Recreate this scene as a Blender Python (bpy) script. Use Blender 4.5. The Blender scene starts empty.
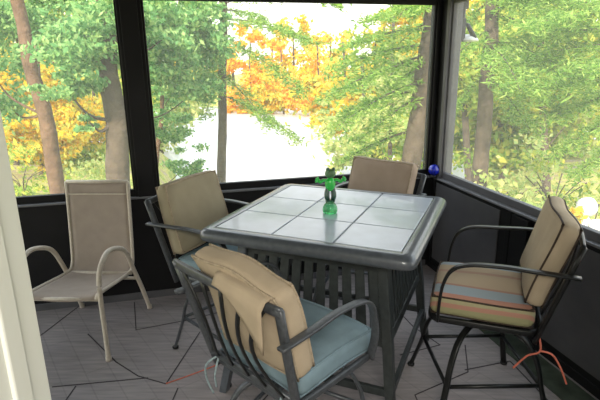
import bpy, bmesh, math, random
import numpy as np
from mathutils import Vector, Matrix
random.seed(7); rng = np.random.default_rng(7)
S = bpy.context.scene; COL = S.collection
PI = math.pi

# ------------------------------------------------------------------ materials
def mat(name, col, rough=.6, metal=0., spec=.5, noise=None, bump=None, coat=0., trans=0., ior=1.45):
    m = bpy.data.materials.new(name); m.use_nodes = True
    nt = m.node_tree; b = nt.nodes['Principled BSDF']
    b.inputs['Base Color'].default_value = (*col, 1); b.inputs['Roughness'].default_value = rough
    b.inputs['Metallic'].default_value = metal; b.inputs['Specular IOR Level'].default_value = spec
    b.inputs['Coat Weight'].default_value = coat; b.inputs['Transmission Weight'].default_value = trans
    b.inputs['IOR'].default_value = ior
    tc = nt.nodes.new('ShaderNodeTexCoord')
    if noise:
        scale, amt, det = noise
        n = nt.nodes.new('ShaderNodeTexNoise'); n.inputs['Scale'].default_value = scale; n.inputs['Detail'].default_value = det
        nt.links.new(tc.outputs['Object'], n.inputs['Vector'])
        r = nt.nodes.new('ShaderNodeValToRGB'); r.color_ramp.elements[0].position = .3; r.color_ramp.elements[1].position = .7
        r.color_ramp.elements[0].color = (*[c * (1 - amt) for c in col], 1)
        r.color_ramp.elements[1].color = (*[min(1, c * (1 + amt)) for c in col], 1)
        nt.links.new(n.outputs['Fac'], r.inputs['Fac']); nt.links.new(r.outputs['Color'], b.inputs['Base Color'])
    if bump:
        scale, st, dist = bump
        n = nt.nodes.new('ShaderNodeTexNoise'); n.inputs['Scale'].default_value = scale; n.inputs['Detail'].default_value = 4
        nt.links.new(tc.outputs['Object'], n.inputs['Vector'])
        bp = nt.nodes.new('ShaderNodeBump'); bp.inputs['Strength'].default_value = st; bp.inputs['Distance'].default_value = dist
        nt.links.new(n.outputs['Fac'], bp.inputs['Height']); nt.links.new(bp.outputs['Normal'], b.inputs['Normal'])
    return m

def leaf_mat(name, cols, transl=.45):
    m = bpy.data.materials.new(name); m.use_nodes = True; nt = m.node_tree; nt.nodes.clear()
    g = nt.nodes.new('ShaderNodeNewGeometry'); r = nt.nodes.new('ShaderNodeValToRGB')
    el = r.color_ramp.elements
    while len(el) < len(cols): el.new(.5)
    for i, c in enumerate(cols): el[i].position = i / (len(cols) - 1); el[i].color = (*c, 1)
    nt.links.new(g.outputs['Random Per Island'], r.inputs['Fac'])
    d = nt.nodes.new('ShaderNodeBsdfDiffuse'); t = nt.nodes.new('ShaderNodeBsdfTranslucent'); x = nt.nodes.new('ShaderNodeMixShader')
    x.inputs[0].default_value = transl
    for q in (d, t): nt.links.new(r.outputs['Color'], q.inputs['Color'])
    nt.links.new(d.outputs[0], x.inputs[1]); nt.links.new(t.outputs[0], x.inputs[2])
    o = nt.nodes.new('ShaderNodeOutputMaterial'); nt.links.new(x.outputs[0], o.inputs['Surface'])
    return m

def stripe_mat(name, cols, width, axis='X'):
    m = mat(name, cols[0][1], .95, spec=.1, bump=(300, .15, .002)); nt = m.node_tree; b = nt.nodes['Principled BSDF']
    tc = nt.nodes.new('ShaderNodeTexCoord'); sx = nt.nodes.new('ShaderNodeSeparateXYZ'); nt.links.new(tc.outputs['Object'], sx.inputs[0])
    sb = nt.nodes.new('ShaderNodeMath'); sb.operation = 'ADD'; nt.links.new(sx.outputs[axis], sb.inputs[0]); nt.links.new(sx.outputs['Z'], sb.inputs[1])
    f = nt.nodes.new('ShaderNodeMath'); f.operation = 'MULTIPLY_ADD'; f.inputs[1].default_value = 1 / width; f.inputs[2].default_value = -.30 / width; nt.links.new(sb.outputs[0], f.inputs[0])
    r = nt.nodes.new('ShaderNodeValToRGB'); el = r.color_ramp.elements
    while len(el) < len(cols): el.new(.5)
    for i, (p_, c) in enumerate(cols): el[i].position = p_; el[i].color = (*c, 1)
    r.color_ramp.interpolation = 'CONSTANT'
    nt.links.new(f.outputs[0], r.inputs['Fac']); nt.links.new(r.outputs['Color'], b.inputs['Base Color'])
    return m

M = {}
M['black_paint'] = mat('black_paint', (.0085, .0085, .0095), .55, spec=.3, noise=(3, .3, 3), bump=(40, .1, .002))
M['grey_paint'] = mat('grey_paint', (.10, .10, .108), .5, noise=(5, .15, 3))
M['charcoal_paint'] = mat('charcoal_paint', (.08, .08, .085), .5, noise=(5, .15, 3))
M['sill_paint'] = mat('sill_paint', (.16, .165, .175), .42, noise=(6, .12, 3))
M['white_paint'] = mat('white_paint', (.72, .74, .68), .35, noise=(2, .03, 2))
M['room_paint'] = mat('room_paint', (.7, .68, .63), .8, noise=(2, .03, 2))
M['ceiling'] = mat('ceiling_paint', (.06, .06, .06), .8, noise=(2, .1, 2))
M['frame_grey'] = mat('bronze_grey_metal', (.075, .083, .092), .38, metal=.25, noise=(60, .2, 2))
M['frame_black'] = mat('black_metal', (.012, .013, .013), .35, metal=.2, noise=(60, .2, 2))
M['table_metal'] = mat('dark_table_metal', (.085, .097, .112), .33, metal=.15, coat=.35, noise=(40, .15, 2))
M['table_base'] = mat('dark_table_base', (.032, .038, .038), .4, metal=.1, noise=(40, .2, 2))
M['tile'] = mat('slate_blue_tile', (.41, .455, .53), .3, spec=.8, coat=.35, noise=(7, .12, 5), bump=(25, .12, .003))
M['tan'] = mat('tan_fabric', (.43, .35, .25), .95, spec=.1, noise=(9, .08, 4), bump=(350, .25, .002))
M['tan_back'] = mat('pinkish_tan_fabric', (.36, .285, .22), .95, spec=.1, noise=(9, .08, 4), bump=(350, .25, .002))
M['olive_tan'] = mat('olive_tan_fabric', (.34, .30, .21), .95, spec=.1, noise=(9, .08, 4), bump=(350, .25, .002))
M['blue'] = mat('slate_blue_fabric', (.20, .28, .32), .95, spec=.1, noise=(7, .22, 4), bump=(350, .25, .002))
M['piping'] = mat('dark_piping', (.05, .035, .025), .9, noise=(80, .3, 2))
M['tan_piping'] = mat('tan_piping', (.38, .31, .22), .9, noise=(80, .2, 2))
M['coral'] = mat('coral_cord', (.62, .17, .11), .9, noise=(80, .2, 2))
M['pale_cord'] = mat('pale_blue_cord', (.28, .36, .38), .9, noise=(80, .2, 2))
M['tag'] = mat('white_tag', (.75, .75, .7), .8, noise=(80, .05, 2))
M['stripes'] = stripe_mat('striped_fabric', [(0, (.30, .29, .16)), (.11, (.42, .23, .17)), (.15, (.36, .33, .20)), (.20, (.45, .24, .18)), (.27, (.32, .37, .39)), (.42, (.40, .24, .18)), (.45, (.45, .35, .24)), (.70, (.42, .27, .20)), (.75, (.45, .35, .24)), (.86, (.32, .37, .39)), (.93, (.43, .24, .18))], .6)
M['sling'] = mat('taupe_sling', (.40, .34, .29), .85, spec=.15, noise=(12, .06, 3), bump=(500, .3, .002))
M['sand_metal'] = mat('sand_powder_coat', (.62, .56, .47), .45, noise=(60, .08, 2))
M['green_glass'] = mat('green_glass', (.10, .55, .22), .08, trans=.75, ior=1.45, noise=(20, .2, 2))
M['lime'] = mat('bright_green_glaze', (.03, .50, .07), .2, coat=.5, noise=(30, .25, 2))
M['moss'] = mat('moss_green_glaze', (.10, .20, .10), .35, noise=(40, .3, 2))
M['dark_green'] = mat('dark_green_glaze', (.01, .06, .04), .25, coat=.4, noise=(30, .3, 2))
M['cobalt'] = mat('cobalt_glass', (.015, .03, .50), .06, trans=.35, coat=.8, noise=(25, .3, 2))
M['bark'] = mat('grey_brown_bark', (.10, .075, .055), .95, noise=(6, .35, 6), bump=(14, .8, .04))
M['bark_warm'] = mat('warm_brown_bark', (.15, .088, .055), .95, noise=(6, .35, 6), bump=(14, .8, .04))
M['rock'] = mat('pale_rock', (.70, .70, .72), .8, noise=(4, .2, 5), bump=(9, .5, .04))
M['chrome'] = mat('dull_steel', (.5, .5, .5), .3, metal=.9, noise=(60, .1, 2))

def floor_material():
    m = mat('grey_plank_flooring', (.25, .225, .22), .75, spec=.3); nt = m.node_tree; b = nt.nodes['Principled BSDF']
    L = nt.links.new
    tc = nt.nodes.new('ShaderNodeTexCoord'); mp = nt.nodes.new('ShaderNodeMapping'); mp.inputs['Rotation'].default_value[2] = .95
    L(tc.outputs['Object'], mp.inputs['Vector'])
    br = nt.nodes.new('ShaderNodeTexBrick'); br.inputs['Scale'].default_value = 1; br.inputs['Brick Width'].default_value = .9
    br.inputs['Row Height'].default_value = .13; br.inputs['Mortar Size'].default_value = .004
    br.inputs['Color1'].default_value = (.30, .278, .275, 1); br.inputs['Color2'].default_value = (.285, .262, .262, 1)
    br.inputs['Mortar'].default_value = (.255, .236, .236, 1)
    L(mp.outputs[0], br.inputs['Vector'])
    n = nt.nodes.new('ShaderNodeTexNoise'); n.inputs['Scale'].default_value = 5; n.inputs['Detail'].default_value = 6
    st = nt.nodes.new('ShaderNodeMapping'); st.inputs['Rotation'].default_value[2] = .95; st.inputs['Scale'].default_value = (1, 9, 1)
    L(tc.outputs['Object'], st.inputs[0]); L(st.outputs[0], n.inputs['Vector'])
    r = nt.nodes.new('ShaderNodeValToRGB'); r.color_ramp.elements[0].position = .25; r.color_ramp.elements[1].position = .75
    r.color_ramp.elements[0].color = (.72, .72, .74, 1); r.color_ramp.elements[1].color = (1.15, 1.12, 1.1, 1)
    L(n.outputs['Fac'], r.inputs[0])
    mx = nt.nodes.new('ShaderNodeMixRGB'); mx.blend_type = 'MULTIPLY'; mx.inputs[0].default_value = 1
    L(br.outputs['Color'], mx.inputs[1]); L(r.outputs[0], mx.inputs[2]); L(mx.outputs[0], b.inputs['Base Color'])
    return m
M['floor'] = floor_material()
M['dark_line'] = mat('dark_floor_line', (.035, .03, .032), .8, noise=(20, .3, 2))
M['green_strip'] = mat('mottled_dark_green', (.05, .065, .045), .9, noise=(9, .5, 6))

def screen_material():
    m = bpy.data.materials.new('insect_screen'); m.use_nodes = True; nt = m.node_tree; nt.nodes.clear(); L = nt.links.new
    t = nt.nodes.new('ShaderNodeBsdfTransparent'); t.inputs[0].default_value = (.97, .97, .97, 1)
    tl = nt.nodes.new('ShaderNodeBsdfTranslucent'); tl.inputs[0].default_value = (.85, .86, .84, 1)
    x = nt.nodes.new('ShaderNodeMixShader'); x.inputs[0].default_value = .10
    o = nt.nodes.new('ShaderNodeOutputMaterial')
    L(t.outputs[0], x.inputs[1]); L(tl.outputs[0], x.inputs[2]); L(x.outputs[0], o.inputs[0])
    return m
M['screen'] = screen_material()
M['water'] = mat('lake_water', (.55, .58, .6), .3, spec=.9, noise=(.2, .1, 3), bump=(1.2, .15, .1))
def ground_material():
    m = mat('grass_and_leaf_litter', (.2, .25, .08), .95, spec=.1); nt = m.node_tree; b = nt.nodes['Principled BSDF']; L = nt.links.new
    tc = nt.nodes.new('ShaderNodeTexCoord')
    n = nt.nodes.new('ShaderNodeTexNoise'); n.inputs['Scale'].default_value = .8; n.inputs['Detail'].default_value = 8; n.inputs['Roughness'].default_value = .7
    L(tc.outputs['Object'], n.inputs[0])
    r = nt.nodes.new('ShaderNodeValToRGB'); e = r.color_ramp.elements
    for k in range(3): e.new(.5)
    for i, (p, c) in enumerate([(.3, (.10, .14, .04)), (.43, (.22, .28, .07)), (.52, (.42, .40, .12)), (.6, (.30, .24, .16)), (.7, (.45, .44, .40))]):
        e[i].position = p; e[i].color = (*c, 1)
    L(n.outputs['Fac'], r.inputs[0]); L(r.outputs[0], b.inputs['Base Color'])
    return m
M['ground'] = ground_material()
L_ = leaf_mat
M['lf_blue'] = L_('blue_green_leaves', [(.10, .25, .08), (.20, .42, .15), (.31, .52, .19), (.48, .64, .24)])
M['lf_pine'] = L_('pine_needles', [(.10, .24, .04), (.22, .40, .07), (.34, .52, .11), (.55, .66, .18)], .5)
M['lf_auto'] = L_('autumn_leaves', [(.75, .42, .03), (.88, .62, .06), (.80, .70, .12), (.35, .42, .08), (.92, .52, .05)], .5)
M['lf_oran'] = L_('orange_leaves', [(.80, .30, .03), (.95, .50, .05), (.95, .68, .12), (.60, .45, .10)], .5)
M['lf_mid'] = L_('mid_green_leaves', [(.14, .26, .04), (.28, .42, .07), (.48, .54, .10), (.68, .60, .12)], .5)
M['lf_pale'] = L_('pale_shrub_leaves', [(.34, .46, .14), (.50, .60, .22), (.75, .70, .28), (.26, .40, .10)], .5)

# ------------------------------------------------------------------ helpers
def link(o, parent=None):
    COL.objects.link(o)
    if parent: o.parent = parent
    return o
def tag(o, label=None, cat=None, group=None, kind=None):
    if label: o['label'] = label
    if cat: o['category'] = cat
    if group: o['group'] = group
    if kind: o['kind'] = kind
    return o
def empty(name, loc, rz=0, **k):
    o = bpy.data.objects.new(name, None); o.empty_display_size = .1; link(o); o.location = loc; o.rotation_euler = (0, 0, rz)
    return tag(o, **k)

class MB:
    """collects shapes and links them as one mesh object"""
    def __init__(s): s.v = []; s.f = []; s.sm = []
    def add(s, vs, fs, smooth=False):
        n = len(s.v); s.v += [tuple(v) for v in vs]; s.f += [tuple(i + n for i in f) for f in fs]; s.sm += [smooth] * len(fs); return s
    def box(s, c, h, rz=0, m=None):
        R = m or Matrix.Rotation(rz, 3, 'Z'); c = Vector(c)
        vs = [c + R @ Vector((x * h[0], y * h[1], z * h[2])) for x in (-1, 1) for y in (-1, 1) for z in (-1, 1)]
        return s.add(vs, [(0, 1, 3, 2), (4, 6, 7, 5), (0, 4, 5, 1), (2, 3, 7, 6), (0, 2, 6, 4), (1, 5, 7, 3)])
    def beam(s, a, b, w, t, up=(0, 0, 1)):
        a = Vector(a); b = Vector(b); d = (b - a); L = d.length; d.normalize(); u = Vector(up)
        x = d.cross(u)
        if x.length < 1e-4: x = d.cross(Vector((1, 0, 0)))
        x.normalize(); u = x.cross(d)
        m = Matrix((x, d, u)).transposed()
        return s.box((a + b) / 2, (w / 2, L / 2, t / 2), m=m)
    def sweep(s, pts, w, t=None, ref=(0, 0, 1), n=10, close=False, smooth=True):
        """tube (t None, w radius or list) or flat bar w x t (rounded) along pts; t is measured along ref"""
        P = [Vector(p) for p in pts]; N = len(P); rings = []
        for i, p in enumerate(P):
            if close: d = P[(i + 1) % N] - P[i - 1]
            else: d = P[min(i + 1, N - 1)] - P[max(i - 1, 0)]
            d.normalize(); r = Vector(ref)
            x = d.cross(r)
            if x.length < .05: x = d.cross(Vector((.3, 1, .1)))
            x.normalize(); u = x.cross(d)
            ring = []
            ww = w[i] if isinstance(w, (list, tuple)) else w
            for k in range(n):
                a = 2 * PI * k / n
                if t is None: ring.append(p + x * ww * math.cos(a) + u * ww * math.sin(a))
                else:
                    ca, sa = math.cos(a + PI / n), math.sin(a + PI / n); e = .45
                    ring.append(p + x * ww / 2 * math.copysign(abs(ca) ** e, ca) + u * t / 2 * math.copysign(abs(sa) ** e, sa))
            rings.append(ring)
        vs = [v for r in rings for v in r]; fs = []
        for i in range(N if close else N - 1):
            j = (i + 1) % N
            for k in range(n): fs.append((i * n + k, i * n + (k + 1) % n, j * n + (k + 1) % n, j * n + k))
        if not close: fs.append(tuple(range(n))[::-1]); fs.append(tuple((N - 1) * n + k for k in range(n)))
        return s.add(vs, fs, smooth)
    def cyl(s, a, b, r, r2=None, n=20):
        r2 = r if r2 is None else r2
        return s.sweep([a, b], [r, r2], n=n)
    def lathe(s, c, prof, n=24):
        c = Vector(c); vs = []; fs = []
        for r, z in prof:
            for k in range(n): vs.append(c + Vector((r * math.cos(2 * PI * k / n), r * math.sin(2 * PI * k / n), z)))
        for i in range(len(prof) - 1):
            for k in range(n): fs.append((i * n + k, i * n + (k + 1) % n, (i + 1) * n + (k + 1) % n, (i + 1) * n + k))
        fs.append(tuple(range(n))[::-1]); fs.append(tuple((len(prof) - 1) * n + k for k in range(n)))
        return s.add(vs, fs, True)
    def ball(s, c, r, n=16, sc=(1, 1, 1), fn=None):
        c = Vector(c); vs = []; fs = []; m = n // 2
        for i in range(m + 1):
            th = PI * i / m
            for k in range(n):
                ph = 2 * PI * k / n; v = Vector((math.sin(th) * math.cos(ph), math.sin(th) * math.sin(ph), math.cos(th)))
                q = 1 if fn is None else fn(v)
                vs.append(c + Vector((v.x * sc[0], v.y * sc[1], v.z * sc[2])) * r * q)
        for i in range(m):
            for k in range(n): fs.append((i * n + k, (i + 1) * n + k, (i + 1) * n + (k + 1) % n, i * n + (k + 1) % n))
        return s.add(vs, fs, True)
    def build(s, name, m, parent=None, bevel=0, weld=False):
        me = bpy.data.meshes.new(name); me.from_pydata(s.v, [], s.f); me.update()
        me.polygons.foreach_set('use_smooth', s.sm)
        bm = bmesh.new(); bm.from_mesh(me)
        if weld: bmesh.ops.remove_doubles(bm, verts=bm.verts, dist=1e-5)
        bmesh.ops.recalc_face_normals(bm, faces=bm.faces); bm.to_mesh(me); bm.free()
        me.materials.append(M[m] if isinstance(m, str) else m)
        o = bpy.data.objects.new(name, me); link(o, parent)
        if bevel:
            b = o.modifiers.new('bevel', 'BEVEL'); b.width = bevel; b.segments = 2; b.limit_method = 'ANGLE'; b.angle_limit = .7
        return o

def curve(pts, sub=6, close=False):
    P = [Vector(p) for p in pts]; n = len(P); out = []
    rng_ = range(n) if close else range(n - 1)
    for i in rng_:
        if close: a, b, c, d = P[i - 1], P[i], P[(i + 1) % n], P[(i + 2) % n]
        else: a, b, c, d = P[max(i - 1, 0)], P[i], P[i + 1], P[min(i + 2, n - 1)]
        for k in range(sub):
            t = k / sub
            out.append(.5 * ((2 * b) + (c - a) * t + (2 * a - 5 * b + 4 * c - d) * t * t + (3 * b - a - 3 * c + d) * t ** 3))
    if not close: out.append(P[-1])
    return out

def cushion(h, r, crown, xf, seed, name, m, parent, lump=.006, N=16, pipe=None, extra=None):
    """boxed cushion of half sizes h with rounded edges; xf maps local (x along width, y along length, z thickness) to the parent"""
    rs = random.Random(seed); ph = [rs.uniform(0, 6) for _ in range(6)]
    def deform(p):
        x, y, z = p; u, v = x / h[0], y / h[1]
        k = 1 + crown * (1 - min(1, u * u)) * (1 - min(1, v * v))
        z = z * k
        z += lump * (math.sin(2.6 * u + ph[0]) * math.cos(2.2 * v + ph[1]) + .22 * math.sin(6 * u + ph[2] + 2 * v))
        x += lump * .45 * math.sin(3 * v + ph[4]); y += lump * .45 * math.sin(3 * u + ph[5])
        if extra: x, y, z = extra(x, y, z)
        return xf @ Vector((x, y, z))
    vs = []; fs = []; idx = {}
    def vert(i, j, k):
        key = (i, j, k)
        if key in idx: return idx[key]
        c = [(-1 + 2 * q / N) for q in (i, j, k)]
        p = [c[a] * h[a] for a in range(3)]
        inn = [max(-(h[a] - r), min(h[a] - r, p[a])) for a in range(3)]
        d = Vector([p[a] - inn[a] for a in range(3)])
        if d.length > 1e-9:
            mx = max(abs(q) for q in d); d = d.normalized() * min(r, max(mx, r if max(abs(q) for q in c) > .999 else mx))
        q = [inn[a] + d[a] for a in range(3)]
        idx[key] = len(vs); vs.append(deform(q)); return idx[key]
    for a in range(N):
        for b in range(N):
            for side in (0, N):
                fs.append((vert(a, b, side), vert(a + 1, b, side), vert(a + 1, b + 1, side), vert(a, b + 1, side)))
                fs.append((vert(a, side, b), vert(a + 1, side, b), vert(a + 1, side, b + 1), vert(a, side, b + 1)))
                fs.append((vert(side, a, b), vert(side, a + 1, b), vert(side, a + 1, b + 1), vert(side, a, b + 1)))
    mb = MB(); mb.add(vs, fs, True); o = mb.build(name, m, parent)
    if pipe:
        pm, pr = pipe; pb = MB(); rr = min(r, .03)
        for zz in (-1, 1):
            loop = []
            hx, hy = h[0] - .3 * r, h[1] - .3 * r
            for (cx, cy, a0) in ((1, 1, 0), (-1, 1, 90), (-1, -1, 180), (1, -1, 270)):
                for k in range(4):
                    a = math.radians(a0 + 30 * k)
                    loop.append((cx * (hx - rr) + rr * math.cos(a), cy * (hy - rr) + rr * math.sin(a), zz * (h[2] - .25 * r)))
            fine = curve(loop, 3, close=True)
            # straight edges need points to follow the lumps
            dense = []
            for i in range(len(fine)):
                a, b = fine[i], fine[(i + 1) % len(fine)]; n = max(1, int((b - a).length / .03))
                dense += [a.lerp(b, k / n) for k in range(n)]
            pb.sweep([deform(p) for p in dense], pr, n=6, close=True)
        pb.build('piping', pm, o)
    return o

# ------------------------------------------------------------------ the porch shell
# corner of the two screened walls, and the directions along them
CX, CY, WY = 1.116, 3.937, .242
eb = Vector((-math.cos(WY), -math.sin(WY), 0)); er = Vector((math.sin(WY), -math.cos(WY), 0))   # away from the corner
nb = Vector((-math.sin(WY), math.cos(WY), 0)); nr = Vector((math.cos(WY), math.sin(WY), 0))     # outwards
C0 = Vector((CX, CY, 0)); TH = .10
def wbox(mb, e, n, s0, s1, d0, d1, z0, z1):
    vs = [C0 + e * s + n * d + Vector((0, 0, z)) for s in (s0, s1) for d in (d0, d1) for z in (z0, z1)]
    return mb.add(vs, [(0, 1, 3, 2), (4, 6, 7, 5), (0, 4, 5, 1), (2, 3, 7, 6), (0, 2, 6, 4), (1, 5, 7, 3)])
def st(o): o['kind'] = 'structure'; return o
BL, RL, HD, TOP = 4.6, 3.45, 2.165, 2.42
ZS = .79
mb = MB(); wbox(mb, eb, nb, -TH, BL, 0, TH, -.02, ZS); wall_back = st(mb.build('wall_back', 'black_paint', bevel=.003))
mb = MB(); wbox(mb, er, nr, 0, RL, 0, TH, -.02, ZS); wall_right = st(mb.build('wall_right', 'black_paint', bevel=.003))
# wide boards and battens on the knee walls
mb = MB()
for s in (.42, 1.18, 1.95, 2.72, 3.5): wbox(mb, eb, nb, s - .03, s + .03, -.012, 0, .06, ZS - .01)
mb.build('batten', 'black_paint', wall_back, bevel=.002)
mb = MB()
for s in (.02, .98, 1.9): wbox(mb, er, nr, s, s + .04, -.012, 0, .06, ZS - .01)
mb.build('batten', 'black_paint', wall_right, bevel=.002)
mb = MB(); wbox(mb, er, nr, 1.05, 1.20, -.03, 0, .0, ZS - .012); mb.build('stud', 'black_paint', wall_right, bevel=.002)
mb = MB()
for s0, s1 in ((.05, .9), (1.25, 1.88)): wbox(mb, er, nr, s0 + .02, s1, -.008, 0, .10, ZS - .03)
mb.build('panel_board', 'charcoal_paint', wall_right, bevel=.002)
mb = MB(); wbox(mb, eb, nb, .03, BL, -.012, 0, 0, .055); st(mb.build('baseboard_back', 'grey_paint', bevel=.003))
mb = MB(); wbox(mb, er, nr, .012, RL, -.012, 0, 0, .055); st(mb.build('baseboard_right', 'black_paint', bevel=.003))
# cap boards of the knee walls
mb = MB(); wbox(mb, eb, nb, -TH, BL, -.022, TH, ZS, ZS + .016); st(mb.build('trim_1', 'sill_paint', bevel=.004))
mb = MB(); wbox(mb, er, nr, .022, RL, -.022, TH, ZS, ZS + .016); st(mb.build('trim_2', 'sill_paint', bevel=.004))
# posts
z0 = ZS + .016
mb = MB(); wbox(mb, eb, nb, 2.213, 2.369, -.01, TH, z0, HD); wbox(mb, eb, nb, 2.235, 2.347, -.022, -.01, z0, HD); st(mb.build('trim_3', 'black_paint', bevel=.004))
mb = MB(); wbox(mb, eb, nb, .012, .048, -.006, TH, z0, HD); wbox(mb, er, nr, -TH, .075, -.004, TH, z0, HD); st(mb.build('trim_4', 'black_paint', bevel=.004))
mb = MB(); wbox(mb, er, nr, .075, .115, -.012, TH, z0, HD); st(mb.build('trim_5', 'grey_paint', bevel=.004))
mb = MB(); wbox(mb, er, nr, 2.45, 2.56, -.01, TH, z0, HD); st(mb.build('trim_6', 'black_paint', bevel=.004))
mb = MB(); wbox(mb, eb, nb, 4.1, 4.25, -.01, TH, z0, HD); st(mb.build('trim_7', 'black_paint', bevel=.004))
# headers
mb = MB(); wbox(mb, eb, nb, -TH, BL, -.01, TH, HD, TOP); wbox(mb, er, nr, 0, RL, -.01, TH, HD, TOP); st(mb.build('trim_8', 'black_paint', bevel=.004))
# screens in their frames
def screen(n, e, nn, s0, s1, fm):
    f = MB(); t = .05
    wbox(f, e, nn, s0, s1, .01, .05, z0, z0 + t); wbox(f, e, nn, s0, s1, .01, .05, HD - .03, HD)
    wbox(f, e, nn, s0, s0 + .015, .01, .05, z0 + t, HD - .03); wbox(f, e, nn, s1 - .015, s1, .01, .05, z0 + t, HD - .03)
    fo = st(f.build('window_%d' % n, fm, bevel=.003))
    p = MB(); a, b = s0 + .01, s1 - .01; d = .034
    vs = [C0 + e * s + nn * d + Vector((0, 0, z)) for s, z in ((a, z0 + t - .01), (b, z0 + t - .01), (b, HD - .02), (a, HD - .02))]
    p.add(vs, [(0, 1, 2, 3)]); p.build('insect_screen', 'screen', fo)
screen(1, eb, nb, 2.369, 4.1, 'black_paint'); screen(2, eb, nb, .048, 2.213, 'black_paint'); screen(3, er, nr, .115, 2.45, 'grey_paint')
# floor, ceiling
mb = MB(); f0 = C0 + eb * BL; pts = [C0, C0 + er * RL, Vector((2.2, -3.2, 0)), Vector((-3.6, -3.2, 0)), f0 + Vector((0, 0, 0))]
def slab(pts, za, zb):
    m_ = MB(); n = len(pts); m_.add([(p.x, p.y, za) for p in pts] + [(p.x, p.y, zb) for p in pts],
        [tuple(range(n))[::-1], tuple(range(n, 2 * n))] + [(i, (i + 1) % n, n + (i + 1) % n, n + i) for i in range(n)]); return m_
floor = st(slab(pts, -.12, 0).build('floor', 'floor'))
roof = [C0 - eb * .12 - er * .12 + Vector((.0, .0, 0)), C0 + er * (RL + .2) + nr * .12, Vector((2.4, -3.3, 0)), Vector((-3.8, -3.3, 0)), f0 + nb * .12]
ceiling = st(slab(roof, TOP, TOP + .12).build('ceiling', 'ceiling'))
# dark lines across the flooring, most of them gaps between the slabs
floor_lines = [[(-1.732, 2.841), (-1.646, 3.284)], [(-1.422, 2.858), (-1.118, 2.536), (-.941, 2.396), (-.761, 2.321)],
         [(-.761, 2.321), (-.678, 2.865)], [(-1.39, 2.307), (-.878, 2.377)], [(-1.261, 2.0), (-1.26, 2.313)],
         [(-.70, 1.9), (-.685, 2.284)], [(.938, 2.413), (1.232, 2.494)], [(1.024, 2.669), (.949, 2.394)], [(.595, 2.57), (.868, 2.673)],
         [(-1.258, 3.30), (-1.116, 2.901), (-.793, 3.025), (-.35, 3.25)], [(-.071, 2.434), (.173, 2.612)], [(.62, 3.4), (.75, 2.9), (.868, 2.673)],
         [(.949, 2.394), (.6, 2.2), (.62, 1.7)], [(-.3, 2.0), (-.071, 2.434)], [(1.232, 2.494), (1.3, 2.0)]]
for sg in floor_lines:
    m_ = MB(); P = [Vector((x, y, .0005)) for x, y in sg]
    m_.sweep(P, .008, .003, n=4, smooth=False); m_.build('floor_line', 'dark_line', floor)
m_ = MB(); wbox(m_, er, nr, .95, 2.2, -.20, -.03, 0, .006); o = m_.build('floor_strip', 'green_strip', bevel=.002)  # thin strip in mottled dark green along the foot of the right wall
tag(o, 'dark green strip of floor along the black wall behind the striped stool', 'mat')
# a loose red thread-like seam strip
m_ = MB(); m_.sweep(curve([(-.761, 2.321, .002), (-.62, 2.41, .002), (-.488, 2.502, .002)], 5), .0035, n=6)
o = m_.build('cord', 'coral', None); tag(o, 'thin reddish cord lying on the floor left of the near bar stool', 'cord')
# house wall with the doorway the picture is taken through
DW = .745
m_ = MB(); m_.box(((-3.4 - .56) / 2, DW - .06, 1.21), ((3.4 - .56) / 2, .06, 1.21)); st(m_.build('wall_house_left', 'room_paint'))
m_ = MB(); m_.box(((.74 + 1.92) / 2, DW - .06, 1.21), ((1.92 - .74) / 2, .06, 1.21)); st(m_.build('wall_house_right', 'room_paint'))
m_ = MB(); m_.box((.09, DW - .06, 2.27), (.65, .06, .15)); st(m_.build('wall_house_top', 'room_paint'))
for side, sx in (('left', -1), ('right', 1)):
    x0 = -.455 if sx < 0 else .64
    m_ = MB()
    m_.box((x0 + sx * .05, DW - .07, 1.06), (.05, .075, 1.06))
    m_.box((x0 + sx * .012 + .0, DW - .075, 1.06), (.018, .022, 1.06))
    m_.box((x0 + sx * .09, DW + .012, 1.06), (.07, .012, 1.06)); m_.box((x0 + sx * .06, DW + .018, 1.06), (.02, .018, 1.06))
    m_.box((x0 + sx * .09, DW - .14, 1.06), (.07, .012, 1.06))
    st(m_.build('door_1_jamb_' + side, 'white_paint', bevel=.004))
m_ = MB(); m_.box((.09, DW - .07, 2.14), (.63, .075, .03)); st(m_.build('trim_9', 'white_paint', bevel=.004))
m_ = MB(); m_.box((-2.4, -1.3, 1.21), (.06, 2.0, 1.21)); st(m_.build('wall_room_left', 'room_paint'))
m_ = MB(); m_.box((2.0, -1.3, 1.21), (.06, 2.0, 1.21)); st(m_.build('wall_room_right', 'room_paint'))
m_ = MB(); m_.box((-.2, -3.1, 1.21), (2.2, .06, 1.21)); st(m_.build('wall_room_back', 'room_paint'))

# ------------------------------------------------------------------ patio table
TC = Vector((.185, 2.50, 0)); TY = -.407; HT = .94
table = empty('patio_table', TC, TY, label='square counter-height patio table with blue-grey tile top and dark slatted skirt', cat='table')
def rrect(h, r, n=6):
    out = []
    for cx, cy, a0 in ((1, 1, 0), (-1, 1, 90), (-1, -1, 180), (1, -1, 270)):
        for k in range(n + 1):
            a = math.radians(a0 + 90 * k / n); out.append((cx * (h - r) + r * math.cos(a), cy * (h - r) + r * math.sin(a)))
    return out
m_ = MB(); rings = []
prof = [(.462, -.022), (.462, -.001), (.466, .0), (.500, .0), (.515, -.004), (.526, -.014), (.531, -.028), (.531, -.044), (.527, -.055), (.518, -.060), (.40, -.060), (.40, -.022)]
for hh, z in prof: rings.append([(x, y, HT + z) for x, y in rrect(hh, .055 if hh > .5 else (.03 if hh > .47 else .004))])
n = len(rings[0]); vs = [v for r in rings for v in r]; fs = []
for i in range(len(rings)):
    j = (i + 1) % len(rings)
    for k in range(n): fs.append((i * n + k, i * n + (k + 1) % n, j * n + (k + 1) % n, j * n + k))
m_.add(vs, fs, True); m_.build('tabletop_rim', 'table_metal', table)
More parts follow.
